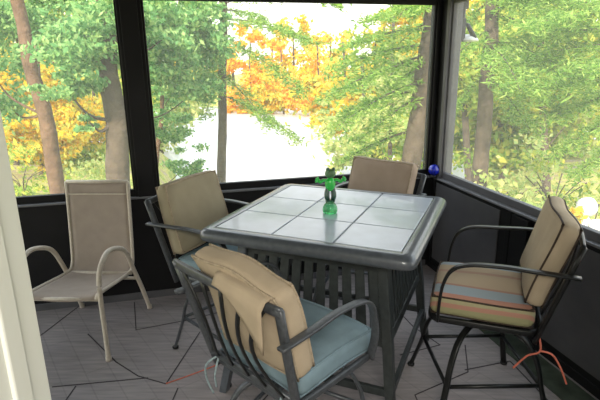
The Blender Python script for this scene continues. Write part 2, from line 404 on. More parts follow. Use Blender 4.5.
m_ = MB(); m_.box((0, 0, HT - .016), (.461, .461, .006)); m_.build('tile_tray', 'table_base', table)
for i in (-1, 0, 1):
    for j in (-1, 0, 1):
        m_ = MB(); m_.box((i * .3065, j * .3065, HT - .006), (.1500, .1500, .006)); m_.build('tile', 'tile', table, bevel=.003)
def leg_at(z):   # half size of the base at height z
    return .355 + (.86 - z) / .86 * .11
for sx in (-1, 1):
    for sy in (-1, 1):
        m_ = MB(); P = []
        for z in (.865, .6, .44, .2, .0):
            h = leg_at(z) + .02 * math.sin(PI * max(0, min(1, (.44 - z) / .44))) * -.4
            P.append((sx * h, sy * h, z))
        vs = []; hw = .024
        for x, y, z in P:
            w = hw * (1.0 if z > .4 else .92)
            vs += [(x - w, y - w, z), (x + w, y - w, z), (x + w, y + w, z), (x - w, y + w, z)]
        fs = [(i * 4 + k, i * 4 + (k + 1) % 4, i * 4 + 4 + (k + 1) % 4, i * 4 + 4 + k) for i in range(len(P) - 1) for k in range(4)] + [(3, 2, 1, 0), tuple(len(vs) - 4 + k for k in range(4))]
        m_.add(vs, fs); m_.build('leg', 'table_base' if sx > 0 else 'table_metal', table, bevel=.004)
for k in range(4):
    R = Matrix.Rotation(k * PI / 2, 3, 'Z'); m_ = MB()
    def pt(a, z, d=0): h = leg_at(z) + d; return R @ Vector((a * (h - .02), -h, z))
    def bar(za, zb, a0=-1, a1=1, t=.016):
        vs = [pt(a, z, d) for a in (a0, a1) for z in (za, zb) for d in (-t / 2, t / 2)]
        m_.add(vs, [(0, 1, 3, 2), (4, 6, 7, 5), (0, 4, 5, 1), (2, 3, 7, 6), (0, 2, 6, 4), (1, 5, 7, 3)])
    bar(.790, .845); bar(.44, .49)
    NS = 11
    for i in range(NS):
        c = -1 + (2 * i + 1) / NS; w = .34 / NS * 2
        bar(.485, .795, c - w, c + w, .012)
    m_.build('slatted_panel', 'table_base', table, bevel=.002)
    m_ = MB(); h = leg_at(.22) ; m_.beam(R @ Vector((-h + .02, -h, .22)), R @ Vector((h - .02, -h, .22)), .022, .04); m_.build('stretcher', 'table_base', table, bevel=.003)
m_ = MB()
for s in (-1, 1): m_.beam((-.34, s * .3, .862), (.34, s * .3, .862), .04, .018); m_.beam((s * .3, -.34, .862), (s * .3, .34, .862), .04, .018)
m_.build('top_support', 'table_base', table)

# ------------------------------------------------------------------ bar stools
def stool(loc, yaw, base_yaw, label, fm, seat_m, back_m, seed, pipe_b, pipe_s, striped=False, flap=False, tie=None, top=1.085, tilt=0, tagged=False, bw=.25, bx=0):
    t = empty('bar_stool', (loc[0], loc[1], 0), math.radians(yaw - 90), label=label, cat='chair')
    by = math.radians(base_yaw - (yaw - 90))
    # swivel base
    for k in range(4):
        a = by + k * PI / 2; d = Vector((math.cos(a), math.sin(a), 0))
        P = curve([d * .03 + Vector((0, 0, .452)), d * .14 + Vector((0, 0, .455)), d * .235 + Vector((0, 0, .415)), d * .295 + Vector((0, 0, .31)), d * .325 + Vector((0, 0, .19)), d * .385 + Vector((0, 0, .008))], 5)
        side = Vector((-d.y, d.x, 0)); m_ = MB(); m_.sweep(P, .018, .030, ref=side, n=10); lg = m_.build('leg', fm, t)
        m_ = MB(); m_.cyl(d * .385, d * .385 + Vector((0, 0, .012)), .02, n=12); m_.build('foot_cap', 'frame_black', lg)
    m_ = MB(); q = [Vector((math.cos(by + k * PI / 2), math.sin(by + k * PI / 2), 0)) * .315 + Vector((0, 0, .215)) for k in range(4)]
    for k in range(4): m_.sweep([q[k], q[(k + 1) % 4]], .010, n=8)
    m_.build('footrest', fm, t)
    m_ = MB(); m_.cyl((0, 0, .435), (0, 0, .50), .045); m_.box((0, 0, .505), (.09, .09, .008)); m_.build('swivel', 'frame_black', t, bevel=.002)
    # seat frame
    m_ = MB(); L = [(x, y, .538) for x, y in rrect(.235, .05, 4)]; m_.sweep(L, .02, .03, n=8, close=True)
    for x in (-.1, .1): m_.beam((x, -.23, .53), (x, .23, .53), .025, .02)
    m_.build('seat_frame', fm, t)
    # back frame: uprights, top rail, pinched slats
    def up(z): k = (z - .54) / .44; return .24 + .045 * k, -.235 - .115 * k
    m_ = MB()
    for s in (-1, 1):
        P = [Vector((s * up(z)[0], up(z)[1], z)) for z in (.50, .62, .75, .88, .985)]
        m_.sweep(P, .020, .036, ref=(1, 0, 0), n=10)
    x1, y1 = up(.975); m_.sweep(curve([(-x1 - .01, y1, .975), (-x1 * .5, y1 - .015, .982), (0, y1 - .02, .984), (x1 * .5, y1 - .015, .982), (x1 + .01, y1, .975)], 4), .016, .036, ref=(0, 0, 1), n=10)
    x1, y1 = up(.575); m_.sweep([(-x1, y1, .565), (x1, y1, .565)], .016, .030, ref=(0, 0, 1), n=10)
    m_.build('back_frame', fm, t)
    for i in range(5):
        u = (-2 + i) / 2 * .80; m_ = MB(); P = []
        for q_ in range(11):
            z = .57 + q_ / 10 * .40; b = math.sin(PI * q_ / 10); x, y = up(z)
            P.append((u * (x * (1 - .38 * b)), y - .012 - .028 * b, z))
        m_.sweep(P, .009, .018, ref=(1, 0, 0), n=8); m_.build('back_slat', 'frame_black', t)
    for s in (-1, 1):
        m_ = MB(); x, y = up(.87)
        P = curve([(s * (x + .020), y - .035, .852), (s * (x + .018), y + .12, .857), (s * .275, -.06, .855), (s * .275, .075, .845), (s * .272, .145, .81), (s * .268, .178, .74), (s * .268, .19, .65), (s * .243, .195, .535)], 5)
        m_.sweep(P, .014, .034, ref=(1, 0, 0), n=12); m_.build('arm', fm, t)
    # cushions
    X = Matrix.Translation((0, .012, .604))
    sc = cushion((.236, .228, .050), .035, .22, X, seed, 'seat_cushion', seat_m, t, lump=.006, pipe=(pipe_s, .0045))
    lean = math.atan2(.115, .44)
    hh = (top - .665) / 2 / math.cos(lean)
    cz = (.665 + top) / 2; cy = up(cz)[1] + .066 + tilt * 0
    X = Matrix.Translation((bx, cy, cz)) @ Matrix.Rotation(PI / 2 + lean, 4, 'X')
    # local y goes up along the back, local z faces away from the sitter
    def sag(x, y, z):
        if flap: y += -.03 * (x / .25 + .1) * max(0, y / hh) + .008 * math.cos(x * 20) * max(0, y / hh); z += .02 * max(0, y / hh) ** 3
        return x, y, z
    bc = cushion((bw, hh, .050 if flap else .045), .038, .25, X, seed + 1, 'back_cushion', back_m, t, lump=.007, pipe=(pipe_b, .0045), extra=sag)
    if flap:
        # loose corner of the cover folded over the top rail at the right
        m_ = MB(); N = 12; vs = []; fs = []
        yr = up(.93)[1] - .052; yc = cy - .115
        for i in range(N + 1):
            u = i / N; xx = .01 + .24 * u
            bot = 1.0 - .17 * u ** 1.2; path = [Vector((xx, yc + .05, 1.045 - .03 * u)), Vector((xx, yr + .012, 1.035 - .03 * u)), Vector((xx, yr - .004, 1.0 - .02 * u)), Vector((xx, yr + .002, bot))]
            for j in range(N + 1):
                t_ = j / N * 3; k_ = min(2, int(t_)); p = path[k_].lerp(path[k_ + 1], t_ - k_); vs.append(p + Vector((0, -.004 * math.sin(u * 5 + j * .2), 0)))
        for i in range(N):
            for j in range(N): a = i * (N + 1) + j; fs.append((a, a + 1, a + N + 2, a + N + 1))
        m_.add(vs, fs, True); fo = m_.build('cover_flap', back_m, bc); so = fo.modifiers.new('thick', 'SOLIDIFY'); so.thickness = .006; so.offset = 0
        fo['label'] = 'loose corner of the tan cover folded over the top rail'
    if tie:
        tm, pathlist = tie
        for P in pathlist:
            m_ = MB(); m_.sweep(curve(P, 6), .0045, n=6); m_.build('tie', tm, sc)
    if tagged:
        m_ = MB(); m_.box((.20, cy - .075, cz + .10), (.012, .002, .02)); m_.build('care_tag', 'tag', bc)
    return t

stool((-.03, 1.775), 46, 15, 'nearest bar stool seen from behind, tan cushion folded over its top rail, blue seat', 'frame_grey', 'blue', 'tan', 3, 'tan_piping', 'blue',
      flap=True, top=1.07, bw=.212, bx=.06, tie=('pale_cord', [[(-.20, -.24, .56), (-.235, -.28, .52), (-.26, -.27, .44), (-.245, -.25, .36)], [(-.20, -.24, .56), (-.18, -.28, .50), (-.19, -.27, .43)], [(.17, -.24, .57), (.19, -.27, .52), (.21, -.27, .45)]]))
stool((-.41, 2.68), -29, 180, 'bar stool left of the table with olive tan back cushion and blue seat', 'frame_grey', 'blue', 'olive_tan', 11, 'tan_piping', 'blue', top=1.07, bw=.238)
stool((.385, 3.09), -133, 25, 'bar stool behind the table, only its brown-tan back cushion showing above the tabletop', 'frame_grey', 'blue', 'tan_back', 23, 'tan_piping', 'blue', top=1.065)
stool((.912, 2.20), 159, 45, 'bar stool right of the table with black frame and coral, blue and tan striped seat', 'frame_black', 'stripes', 'tan', 31, 'piping', 'piping', tagged=True, top=1.06,
      tie=('coral', [[(-.235, -.235, .55), (-.25, -.25, .47), (-.245, -.20, .43), (-.25, -.15, .36)], [(-.25, -.25, .47), (-.25, -.30, .46), (-.25, -.34, .40), (-.25, -.37, .33)]]))

# ------------------------------------------------------------------ sling armchair
ch = empty('sling_chair', (-1.385, 2.89, 0), math.radians(-3), label='beige sling armchair standing alone against the black wall at left', cat='chair')
for s in (-1, 1):
    m_ = MB(); x = s * .235
    P = curve([(x, -.325, .005), (x, -.325, .22), (x, -.325, .43), (x * 1.01, -.315, .54), (x * 1.03, -.27, .61), (x * 1.03, -.18, .645), (x * 1.03, -.06, .62), (x * 1.03, .06, .55), (x * 1.02, .16, .38), (x * 1.05, .25, .2), (x * 1.08, .33, .005)], 6)
    m_.sweep(P, .015, n=12); lg = m_.build('arm_and_legs', 'sand_metal', ch)
    for q in (P[0], P[-1]):
        m_ = MB(); m_.cyl(q - Vector((0, 0, .004)), q + Vector((0, 0, .02)), .018, n=12); m_.build('foot_cap', 'sand_metal', lg)
side = [(-.325, .405), (-.30, .425), (-.15, .405), (.05, .375), (.17, .365), (.215, .40), (.235, .48), (.26, .70), (.285, .965)]
for s in (-1, 1):
    m_ = MB(); m_.sweep(curve([(s * .212, y, z) for y, z in side], 6), .012, n=10); m_.build('side_rail', 'sand_metal', ch)
for a_, b_, c_ in ((.225, -.315, .40), (.225, .16, .355), (.24, .20, .30), (.212, .285, .965)):
    m_ = MB(); m_.sweep([(-a_, b_, c_), (a_, b_, c_)], .012, n=10); m_.build('crossbar', 'sand_metal', ch)
m_ = MB(); P = curve([(0, y, z) for y, z in side], 5); vs = []; NX = 10
for p in P:
    for i in range(NX + 1):
        u = -1 + 2 * i / NX; sagz = .018 * (1 - u * u); vs.append((u * .212, p.y + (sagz * .5 if p.z > .45 else 0), p.z - (sagz if p.z < .45 else 0)))
fs = [(r * (NX + 1) + i, r * (NX + 1) + i + 1, (r + 1) * (NX + 1) + i + 1, (r + 1) * (NX + 1) + i) for r in range(len(P) - 1) for i in range(NX)]
m_.add(vs, fs, True); sl = m_.build('sling', 'sling', ch); so = sl.modifiers.new('thick', 'SOLIDIFY'); so.thickness = .004
m_ = MB(); m_.box((0, .262, .885), (.20, .003, .004)); m_.build('hem', 'sand_metal', sl)

# ------------------------------------------------------------------ green figurine on the table
fg = empty('frog_figurine', (.160, 2.468, HT), math.radians(5), label='small bright green figurine with outstretched arms on a green glass base, on the table', cat='figurine')
m_ = MB(); m_.lathe((0, 0, 0), [(.024, 0), (.033, .003), (.036, .014), (.034, .03), (.027, .044), (.020, .052), (.023, .060), (.018, .066)]); m_.build('glass_base', 'green_glass', fg)
m_ = MB()
for s in (-1, 1): m_.sweep(curve([(s * .010, 0, .060), (s * .015, -.008, .078), (s * .016, -.004, .098), (s * .012, 0, .122)], 5), [.009 + .004 * math.sin(k / 15 * 3) for k in range(16)], n=10); m_.ball((s * .012, -.018, .066), .010, 12, (1, 1.6, .5))
m_.build('legs', 'dark_green', fg)
m_ = MB(); m_.ball((0, 0, .142), .030, 18, (.85, .7, 1.15)); m_.build('body', 'lime', fg)
for s in (-1, 1):
    m_ = MB()
    m_.sweep(curve([(s * .016, 0, .160), (s * .034, -.006, .163), (s * .048, -.010, .155), (s * .056, -.012, .166)], 5), .0075, n=10)
    for a in (-.5, .1, .7, 1.3): m_.sweep([(s * .056, -.012, .164), (s * (.056 + .018 * math.cos(a)), -.014, .164 + .018 * math.sin(a))], [.005, .0035], n=8)
    m_.build('arm', 'lime', fg)
m_ = MB(); m_.ball((0, -.002, .194), .026, 18, (1, .85, .85))
for s in (-1, 1): m_.ball((s * .013, -.012, .215), .0095, 12)
m_.build('head', 'moss', fg)
m_ = MB()
for s in (-1, 1): m_.ball((s * .013, -.0195, .217), .0045, 10)
m_.build('eyes', 'dark_green', fg)

fg.scale = (1.12, 1.12, 1.12)
# blue globe on the corner of the ledge
p = C0 + eb * .045 - nb * .0 + Vector((0, 0, 0)); gp = C0 + eb * .035 + er * .035 + nb * 0
gl = empty('glass_globe', (1.10, 3.862, ZS + .016), label='small cobalt blue glass globe on the ledge at the corner post', cat='ornament')
m_ = MB(); m_.ball((0, 0, .062), .047, 24); m_.build('globe', 'cobalt', gl)
m_ = MB(); m_.lathe((0, 0, 0), [(.028, 0), (.030, .008), (.022, .018), (.016, .022)]); m_.build('base_ring', 'frame_black', gl)

# twin spotlight hung outside the corner
pl = C0 + er * .06 + nr * (TH + .03)
sp = empty('spotlight', (pl.x, pl.y, 1.89), math.radians(15), label='black outdoor spotlight with a white shade, outside near the corner post', cat='lamp')
m_ = MB(); m_.box((0, 0, .30), (.03, .03, .09)); m_.cyl((0, 0, -.02), (0, 0, .25), .02); m_.box((0, 0, .06), (.022, .022, .085)); m_.build('mount', 'frame_black', sp, bevel=.003)
m_ = MB(); m_.lathe((.075, .03, -.02), [(.085, 0), (.083, .012), (.06, .035), (.02, .05)]); m_.build('lamp_shade', 'white_paint', sp)
m_ = MB(); m_.cyl((.035, -.02, .10), (.105, -.02, .0), .014, .022, n=16); m_.cyl((0, 0, .11), (.04, -.02, .10), .009, n=10); m_.build('lamp_head', 'frame_black', sp)

# ------------------------------------------------------------------ outdoors
LAKE = -4.0
def sstep(a, b, x): t = np.clip((x - a) / (b - a), 0, 1); return t * t * (3 - 2 * t)
def gz(x, y):
    x = np.asarray(x, float); y = np.asarray(y, float)
    base = -2.4 + .25 * np.sin(.5 * x + 1) * np.cos(.4 * y) + .12 * np.sin(1.7 * x) * np.sin(1.3 * y) + .03 * np.maximum(0, -x) 
    left = sstep(-.30 * y - 1, -.17 * y - 1, x); right = 1 - sstep(.20 * y + 1, .42 * y + 2, x)
    basin = left * right * sstep(9, 15, y) * (1 - sstep(70, 78, y))
    basin = np.maximum(basin, sstep(26, 32, y) * (1 - sstep(70, 78, y)))
    return base * (1 - basin) + (-5.2) * basin + 1.2 * sstep(78, 120, y)
m_ = MB(); xs = np.concatenate([np.linspace(-90, -26, 17)[:-1], np.linspace(-26, 30, 90), np.linspace(30, 95, 17)[1:]]); ys = np.concatenate([np.linspace(-8, 40, 70)[:-1], np.linspace(40, 160, 40)])
vs = [(x, y, float(gz(x, y))) for y in ys for x in xs]; nx = len(xs)
m_.add(vs, [(r * nx + i, r * nx + i + 1, (r + 1) * nx + i + 1, (r + 1) * nx + i) for r in range(len(ys) - 1) for i in range(nx - 1)], True)
o = m_.build('ground', 'ground'); o['kind'] = 'structure'
m_ = MB(); m_.add([(-90, 8, LAKE), (95, 8, LAKE), (95, 90, LAKE), (-90, 90, LAKE)], [(0, 1, 2, 3)])
tag(m_.build('lake_water', 'water'), 'bright still lake beyond the trees reflecting the pale sky', 'water', kind='stuff')

# view direction helper: heading given as sideways/forward ratio and rise/forward ratio, at forward distance Y from the door
def at(px, py, Y):
    f, p, r = 482.33, .271, -.013
    a, b = (px - 300) / f, -(py - 200) / f
    c, s = math.cos(r), math.sin(r); X_ = a * c - b * s; Y_ = a * s + b * c
    d = Vector((X_, math.cos(p) + Y_ * math.sin(p), -math.sin(p) + Y_ * math.cos(p))); return Vector((0, 0, 1.7)) + d * (Y / d.y)

def leaves(name, m, parent, P, size, aspect=.55, flat=0.):
    """one mesh of leaf-shaped cards at points P (n,3)"""
    n = len(P); s = size * rng.uniform(.6, 1.35, n)
    nrm = rng.normal(size=(n, 3)); nrm[:, 2] += flat * np.sign(nrm[:, 2]) * 2; nrm /= np.linalg.norm(nrm, axis=1)[:, None]
    u = np.cross(nrm, rng.normal(size=(n, 3))); u /= np.linalg.norm(u, axis=1)[:, None]; w = np.cross(nrm, u)
    u *= s[:, None]; w *= (s * aspect)[:, None]
    V = np.stack([P - u, P - .1 * u + w, P + u, P - .1 * u - w], 1).reshape(-1, 3)
    return cards(name, m, parent, V, n)
def cards(name, m, parent, V, n):
    me = bpy.data.meshes.new(name); me.vertices.add(len(V)); me.vertices.foreach_set('co', V.astype(np.float32).ravel())
    me.loops.add(4 * n); me.loops.foreach_set('vertex_index', np.arange(4 * n, dtype=np.int32))
    me.polygons.add(n); me.polygons.foreach_set('loop_start', np.arange(0, 4 * n, 4, dtype=np.int32)); me.polygons.foreach_set('loop_total', np.full(n, 4, np.int32))
    me.update(calc_edges=True); me.validate(); me.materials.append(M[m]); o = bpy.data.objects.new(name, me); return link(o, parent)
def blob(c, r, n, clump=10):
    """points in leafy clumps inside an ellipsoid"""
    k = max(4, n // 60); cs = rng.normal(size=(k, 3)); cs /= np.linalg.norm(cs, axis=1)[:, None]; cs *= rng.uniform(.25, 1, (k, 1)) ** .5
    rad = .30 * rng.uniform(.6, 1.4, (k, 1)); i = rng.integers(0, k, n); d = rng.normal(size=(n, 3)) * .5
    d[:, 2] *= .6
    return (cs[i] + d * rad[i]) * np.array(r) + np.array(c)

def trunk(root, pts, r0, r1, m='bark'):
    m_ = MB(); P = curve(pts, 8); n = len(P)
    P = [p + Vector((.10 * r0 * math.sin(i * .5), .10 * r0 * math.cos(i * .4), 0)) for i, p in enumerate(P)]
    m_.sweep(P, [r0 + (r1 - r0) * i / (n - 1) + .03 * r0 * math.sin(i * 1.9) for i in range(n)], ref=(0, 1, 0), n=14); return m_.build('trunk', m, root)
def local(root, pts): return [Vector(p) - root.location for p in pts]

def broadleaf(label, Y, path, w, blobs, leafm, leaf, barkm='bark', group=None, name='broadleaf_tree', kk=1.0):
    """path: trunk course as heading pairs; blobs: (px, py, dY, rx, ry_depth, rz, count) leaf masses"""
    lo = at(path[-1][0], path[-1][1], Y); g = float(gz(lo.x, lo.y))
    up2 = [at(a, b, Y) for a, b in path[::-1]]
    d = (up2[1] - up2[0]); d = d / max(.1, d.z); base = up2[0] - d * (up2[0].z - g); base.z = g - .1
    top = up2[-1] + (up2[-1] - up2[-2]).normalized() * 2.5
    root = empty(name, (base.x, base.y, g), label=label, cat='tree', group=group)
    trunk(root, [p - root.location for p in [base] + up2 + [top]], w * 1.15, w * .62, barkm)
    P = []; br = MB()
    for (px, py, dY, rx, ry, rz, cnt) in blobs:
        c = at(px, py, Y + dY); P.append(blob((0, 0, 0), (rx, ry, rz), int(cnt * kk)) + np.array(c - root.location))
        # a limb to every leaf mass
        tp = min(up2, key=lambda q: abs(q.z - (c.z - .6 * rz))); mid = (tp + c) / 2 + Vector((0, 0, -.15))
        br.sweep([q - root.location for q in curve([tp, mid, c + Vector((rx * .3, 0, 0))], 5)], [w * .22 * (1 - .8 * i / 10) for i in range(11)], n=6)
    br.build('branches', barkm, root)
    leaves('foliage', leafm, root, np.concatenate(P), leaf)
    return root

def pine(label, Y, path, w, boughs, leafm='lf_pine', needle=.06, barkm='bark', dens=1.0):
    """boughs: (start px, py on the trunk, end px, py, dY at the end) long drooping limbs with flat sprays of needles"""
    lo = at(path[-1][0], path[-1][1], Y); g = float(gz(lo.x, lo.y)); up2 = [at(a, b, Y) for a, b in path[::-1]]
    d = (up2[1] - up2[0]); d = d / max(.1, d.z); base = up2[0] - d * (up2[0].z - g); base.z = g - .1
    top = up2[-1] + (up2[-1] - up2[-2]).normalized() * 2.5
    root = empty('pine_tree', (base.x, base.y, g), label=label, cat='tree')
    trunk(root, [p - root.location for p in [base] + up2 + [top]], w * 1.12, w * .7, barkm)
    br = MB(); V = []
    O = np.array(root.location)
    for (ax, ay, bx, by_, dY, wid) in boughs:
        a = at(ax, ay, Y); b = at(bx, by_, Y + dY); L = (b - a).length; ctrl = (a + b) / 2 + Vector((0, 0, .10 * L))
        def P_(t): return a * (1 - t) ** 2 + ctrl * 2 * t * (1 - t) + b * t * t
        pts = [P_(i / 10) - root.location for i in range(11)]; br.sweep(pts, [max(.006, w * .16 * (1 - .9 * i / 10)) for i in range(11)], n=5)
        n = int(L * 30 * dens)
        for i in range(n):
            t = .12 + .88 * (i / n) ** .8; p = np.array(P_(t)) - O; fw = np.array((P_(min(1, t + .02)) - P_(max(0, t - .02))).normalized())
            sd = np.cross(fw, (0, 0, 1)); sd /= np.linalg.norm(sd); s = 1 if i % 2 else -1
            ln = wid * (1.05 - .6 * abs(t - .45)) * random.uniform(.5, 1.1)
            dr = s * sd * .8 + fw * .65 + np.array((0, 0, random.uniform(-.35, .25))); dr /= np.linalg.norm(dr)
            q = 10 + int(ln * 30)
            tt = rng.uniform(0, 1, q) ** .8 * ln; cpt = p + dr * tt[:, None] + np.array((0, 0, -1)) * (.18 * tt ** 2)[:, None] + rng.normal(size=(q, 3)) * .03
            V.append(cpt)
    br.build('branches', barkm, root)
    P = np.concatenate(V); n = len(P)
    leaves('foliage', leafm, root, P, needle, aspect=.20, flat=.5)
    return root

# left window
broadleaf('leaning trunk with blue-green leaves, first tree from the left', 9.5, [(14, -10), (30, 60), (44, 115), (60, 195)], .15,
          [(5, 22, 1.4, .9, .7, .6, 1100), (62, 18, .9, 1.0, .7, .6, 1500), (88, 48, .3, .6, .7, .5, 1000), (0, 105, .8, .5, .6, .3, 350), (-30, 60, 0, .9, .9, 1.4, 1200)], 'lf_blue', .058, 'bark_warm', kk=3.0)
broadleaf('thick grey-brown trunk just left of the wall post', 7.2, [(104, -10), (108, 60), (115, 120), (121, 195)], .17,
          [(72, 45, -.6, .5, .6, .3, 700), (82, 78, -.5, .30, .5, .25, 420), (58, 88, -.5, .35, .5, .18, 260), (112, 12, -.4, .5, .6, .28, 600), (150, 40, .4, .6, .7, .6, 1000), (84, 122, -.4, .25, .4, .12, 120)], 'lf_blue', .045, kk=2.8)
for i, (px, py, Y, r, lb) in enumerate([(12, 78, 19, 2.1, 'yellow autumn tree showing at the far left edge'), (72, 122, 21, 1.7, 'golden autumn tree glowing between the two left trunks'), (40, 135, 17, 1.3, 'low golden autumn tree behind the leaning trunk'), (95, 150, 23, 2.0, 'golden autumn tree behind the thick grey-brown trunk'), (70, 60, 27, 2.6, 'tall yellow autumn tree high behind the two left trunks')]):
    broadleaf(lb, Y, [(px, py - 30), (px + 2, py), (px + 3, py + 50)], .10, [(px, py, 0, r, r, r * .8, 1100), (px + 14, py + 14, .5, r * .7, r, r * .5, 500), (px - 12, py - 12, -.5, r * .6, r, r * .5, 400)], 'lf_auto', .11, kk=2.6)
broadleaf('green shrubby tree low behind the left screen', 24, [(30, 120), (32, 150), (33, 175)], .1, [(25, 118, 0, 3, 2, 1.2, 1500), (100, 100, 2, 3, 2, 1.6, 1500), (60, 160, -4, 2.6, 1.4, .7, 900)], 'lf_mid', .13, kk=2.2)
# middle window
broadleaf('slender reddish trunk right of the wall post', 10.5, [(160, 60), (162, 115), (157, 150), (155, 195)], .055,
          [(170, 75, 0, .8, .8, .45, 900), (155, 110, .5, .7, .7, .35, 600), (185, 60, .3, .6, .7, .35, 700)], 'lf_blue', .05, 'bark_warm', kk=1.8)
pine('tall straight pine with a narrow trunk in the middle screen', 10.5, [(223, -10), (223, 60), (222, 120), (222, 190)], .10,
     [(223, 20, 310, 42, -1.5, .55), (223, 5, 290, -8, -1, .6), (223, 40, 300, 92, -1.5, .45), (222, 75, 270, 128, -1.2, .35), (223, 60, 205, 118, -1, .3), (223, -5, 180, 10, -.5, .6), (222, 95, 300, 142, -1, .3), (223, 28, 170, 52, -1, .5), (223, -20, 340, 5, -1.5, .5), (223, 70, 185, 92, .8, .4), (223, 10, 262, 20, 1, .5)], dens=.85)
broadleaf('blue-green leafy tree filling the middle screen beside the post', 8.6, [(140, -10), (141, 60), (143, 120), (145, 195)], .09,
          [(170, 15, 0, .75, .8, .55, 1500), (200, 45, .3, .55, .7, .4, 1000), (165, 60, -.3, .6, .7, .4, 1100), (190, 88, 0, .5, .6, .3, 650), (205, 15, .5, .4, .6, .3, 450), (165, 125, .6, .5, .5, .3, 420), (185, 160, 1, .5, .5, .35, 300)], 'lf_blue', .045, kk=3.0)
pine('big pine with a leaning trunk left of the corner post', 8.0, [(433, -10), (428, 50), (419, 110), (410, 180)], .165,
     [(430, 60, 325, 98, -1, .55), (430, 45, 335, 70, -.5, .6), (428, 80, 340, 125, -1, .5), (432, 30, 350, 45, -.5, .6), (425, 95, 360, 140, -.5, .45), (432, 10, 365, 22, -.6, .5), (433, 0, 400, 15, -1.5, .45),
      (430, 62, 392, 88, 1.2, .45), (432, 20, 395, 48, 1, .6), (426, 90, 345, 112, .8, .5), (430, 55, 350, 88, 1.2, .5), (415, 130, 345, 160, .5, .3)], dens=.85)
# far shore
far = [(232, 62, 'far_orange'), (250, 50, 'o'), (272, 58, 'o'), (293, 48, 'y'), (312, 60, 'o'), (330, 55, 'y'), (352, 60, 'g'), (375, 55, 'y'), (398, 60, 'o'), (420, 58, 'g'), (205, 64, 'g'), (185, 60, 'y'), (160, 62, 'g'), (448, 55, 'y'), (475, 58, 'g')]
for i, (px, py, k) in enumerate(far):
    Y = 80 + 4 * math.sin(i * 2.1); lm = {'o': 'lf_oran', 'f': 'lf_oran', 'y': 'lf_auto', 'g': 'lf_mid'}[k[0]]
    nm = {'o': 'orange', 'f': 'orange', 'y': 'yellow', 'g': 'green'}[k[0]]
    c = at(px, py, Y); g = float(gz(c.x, c.y)); h = 2.6 - g + (72 - py) * Y / 482
    rt = empty('far_shore_tree', (c.x, c.y, g), label='far %s tree on the opposite lake shore' % nm, cat='tree', group='%s trees on the far shore' % nm)
    trunk(rt, [(0, 0, 0), (.1, 0, h * .5), (0, .1, h * 1.0)], .28, .1)
    leaves('foliage', lm, rt, np.concatenate([blob((0, 0, h * .75), (3.0, 3.0, h * .55), 650), blob((1.2, 0, h * .35), (3.0, 2.5, h * .35), 350)]), .42)
# right window
pine('pine with a brown trunk in the right screen', 8.2, [(493, -10), (489, 60), (484, 120), (479, 195)], .13,
     [(490, 15, 560, 40, -1.0, .55), (490, 40, 575, 75, -1.2, .55), (488, 60, 560, 108, -1, .5), (489, 30, 452, 60, -.5, .4), (490, 0, 460, 30, .3, .4), (487, 70, 455, 110, .2, .4), (489, 45, 520, 90, -2, .5), (490, 5, 600, 5, -1.5, .5), (486, 75, 530, 130, .6, .45), (492, -10, 545, 15, .5, .6), (489, 50, 600, 100, .8, .5)], dens=1.0)
pine('pine reaching in from beyond the right edge with layered boughs', 7.0, [(668, -10), (664, 60), (658, 130), (650, 220)], .16,
     [(664, 20, 530, 25, -.5, .55), (664, 45, 520, 60, .2, .6), (662, 60, 535, 92, -.5, .6), (660, 85, 545, 120, 0, .55), (660, 100, 560, 150, .2, .5), (664, 5, 560, -5, .5, .6), (658, 125, 575, 175, .2, .4), (662, 70, 580, 70, -1, .5), (662, 30, 500, 45, 1.2, .6), (664, -5, 500, 5, 1, .6)], dens=1.05)
broadleaf('soft green tree behind the right screen pines', 16, [(540, 20), (542, 80), (545, 150)], .12, [(540, 60, 0, 2.6, 1.6, 1.5, 2600), (470, 70, 1.5, 1.3, 1.4, 1.5, 1400), (600, 80, 0, 2.0, 1.5, 1.9, 1500), (520, 20, 2, 2.6, 1.4, 1.0, 1500), (600, 30, 1, 2.5, 1.4, 1.0, 1500)], 'lf_mid', .10, kk=2.8)
broadleaf('yellowing tree behind the corner post', 18, [(462, 0), (463, 60), (466, 130)], .12, [(455, 22, 0, 1.4, 1.2, 1.2, 800), (425, 25, 1, 1.4, 1.2, 1.2, 900), (400, 20, 1, 1.0, 1.2, .8, 450)], 'lf_auto', .10, kk=2.4)
broadleaf('light green tree at the water behind the leaning pine', 15, [(392, 70), (391, 110), (390, 165)], .07, [(375, 128, 0, 1.4, 1, .55, 1000), (400, 90, .5, 1.2, 1, .8, 800), (350, 145, 0, .8, .8, .35, 450), (345, 110, 1, .9, .8, .5, 500), (425, 140, 0, .7, .7, .7, 400)], 'lf_pale', .085)
# a wooded point on the right side of the lake
for i, (px, py, Y, r, lm, lb) in enumerate([(345, 100, 34, 3.2, 'lf_auto', 'yellow tree on the wooded point behind the leaning pine'), (385, 75, 36, 4.0, 'lf_mid', 'tall green tree on the wooded point'), (425, 95, 33, 3.4, 'lf_pale', 'pale tree on the wooded point beside the corner post'),
        (365, 140, 22, 1.9, 'lf_pale', 'pale waterside tree low behind the leaning pine'), (415, 140, 21, 1.9, 'lf_mid', 'green waterside tree low beside the corner post'), (250, 95, 62, 3.4, 'lf_oran', 'orange tree at the lake edge in the middle of the screen'), (282, 92, 60, 3.4, 'lf_auto', 'yellow tree at the lake edge in the middle of the screen'), (318, 84, 58, 4.6, 'lf_oran', 'large orange tree at the lake edge right of the middle')]):
    broadleaf(lb, Y, [(px, py - 20), (px + 1, py), (px + 2, py + 30)], .12, [(px, py, 0, r, r * .6, r * .8, 1100), (px - 12, py + 12, .5, r * .6, r * .5, r * .5, 500), (px + 12, py - 8, .5, r * .6, r * .5, r * .5, 500)], lm, .15 if Y < 30 else .25, kk=1.8)
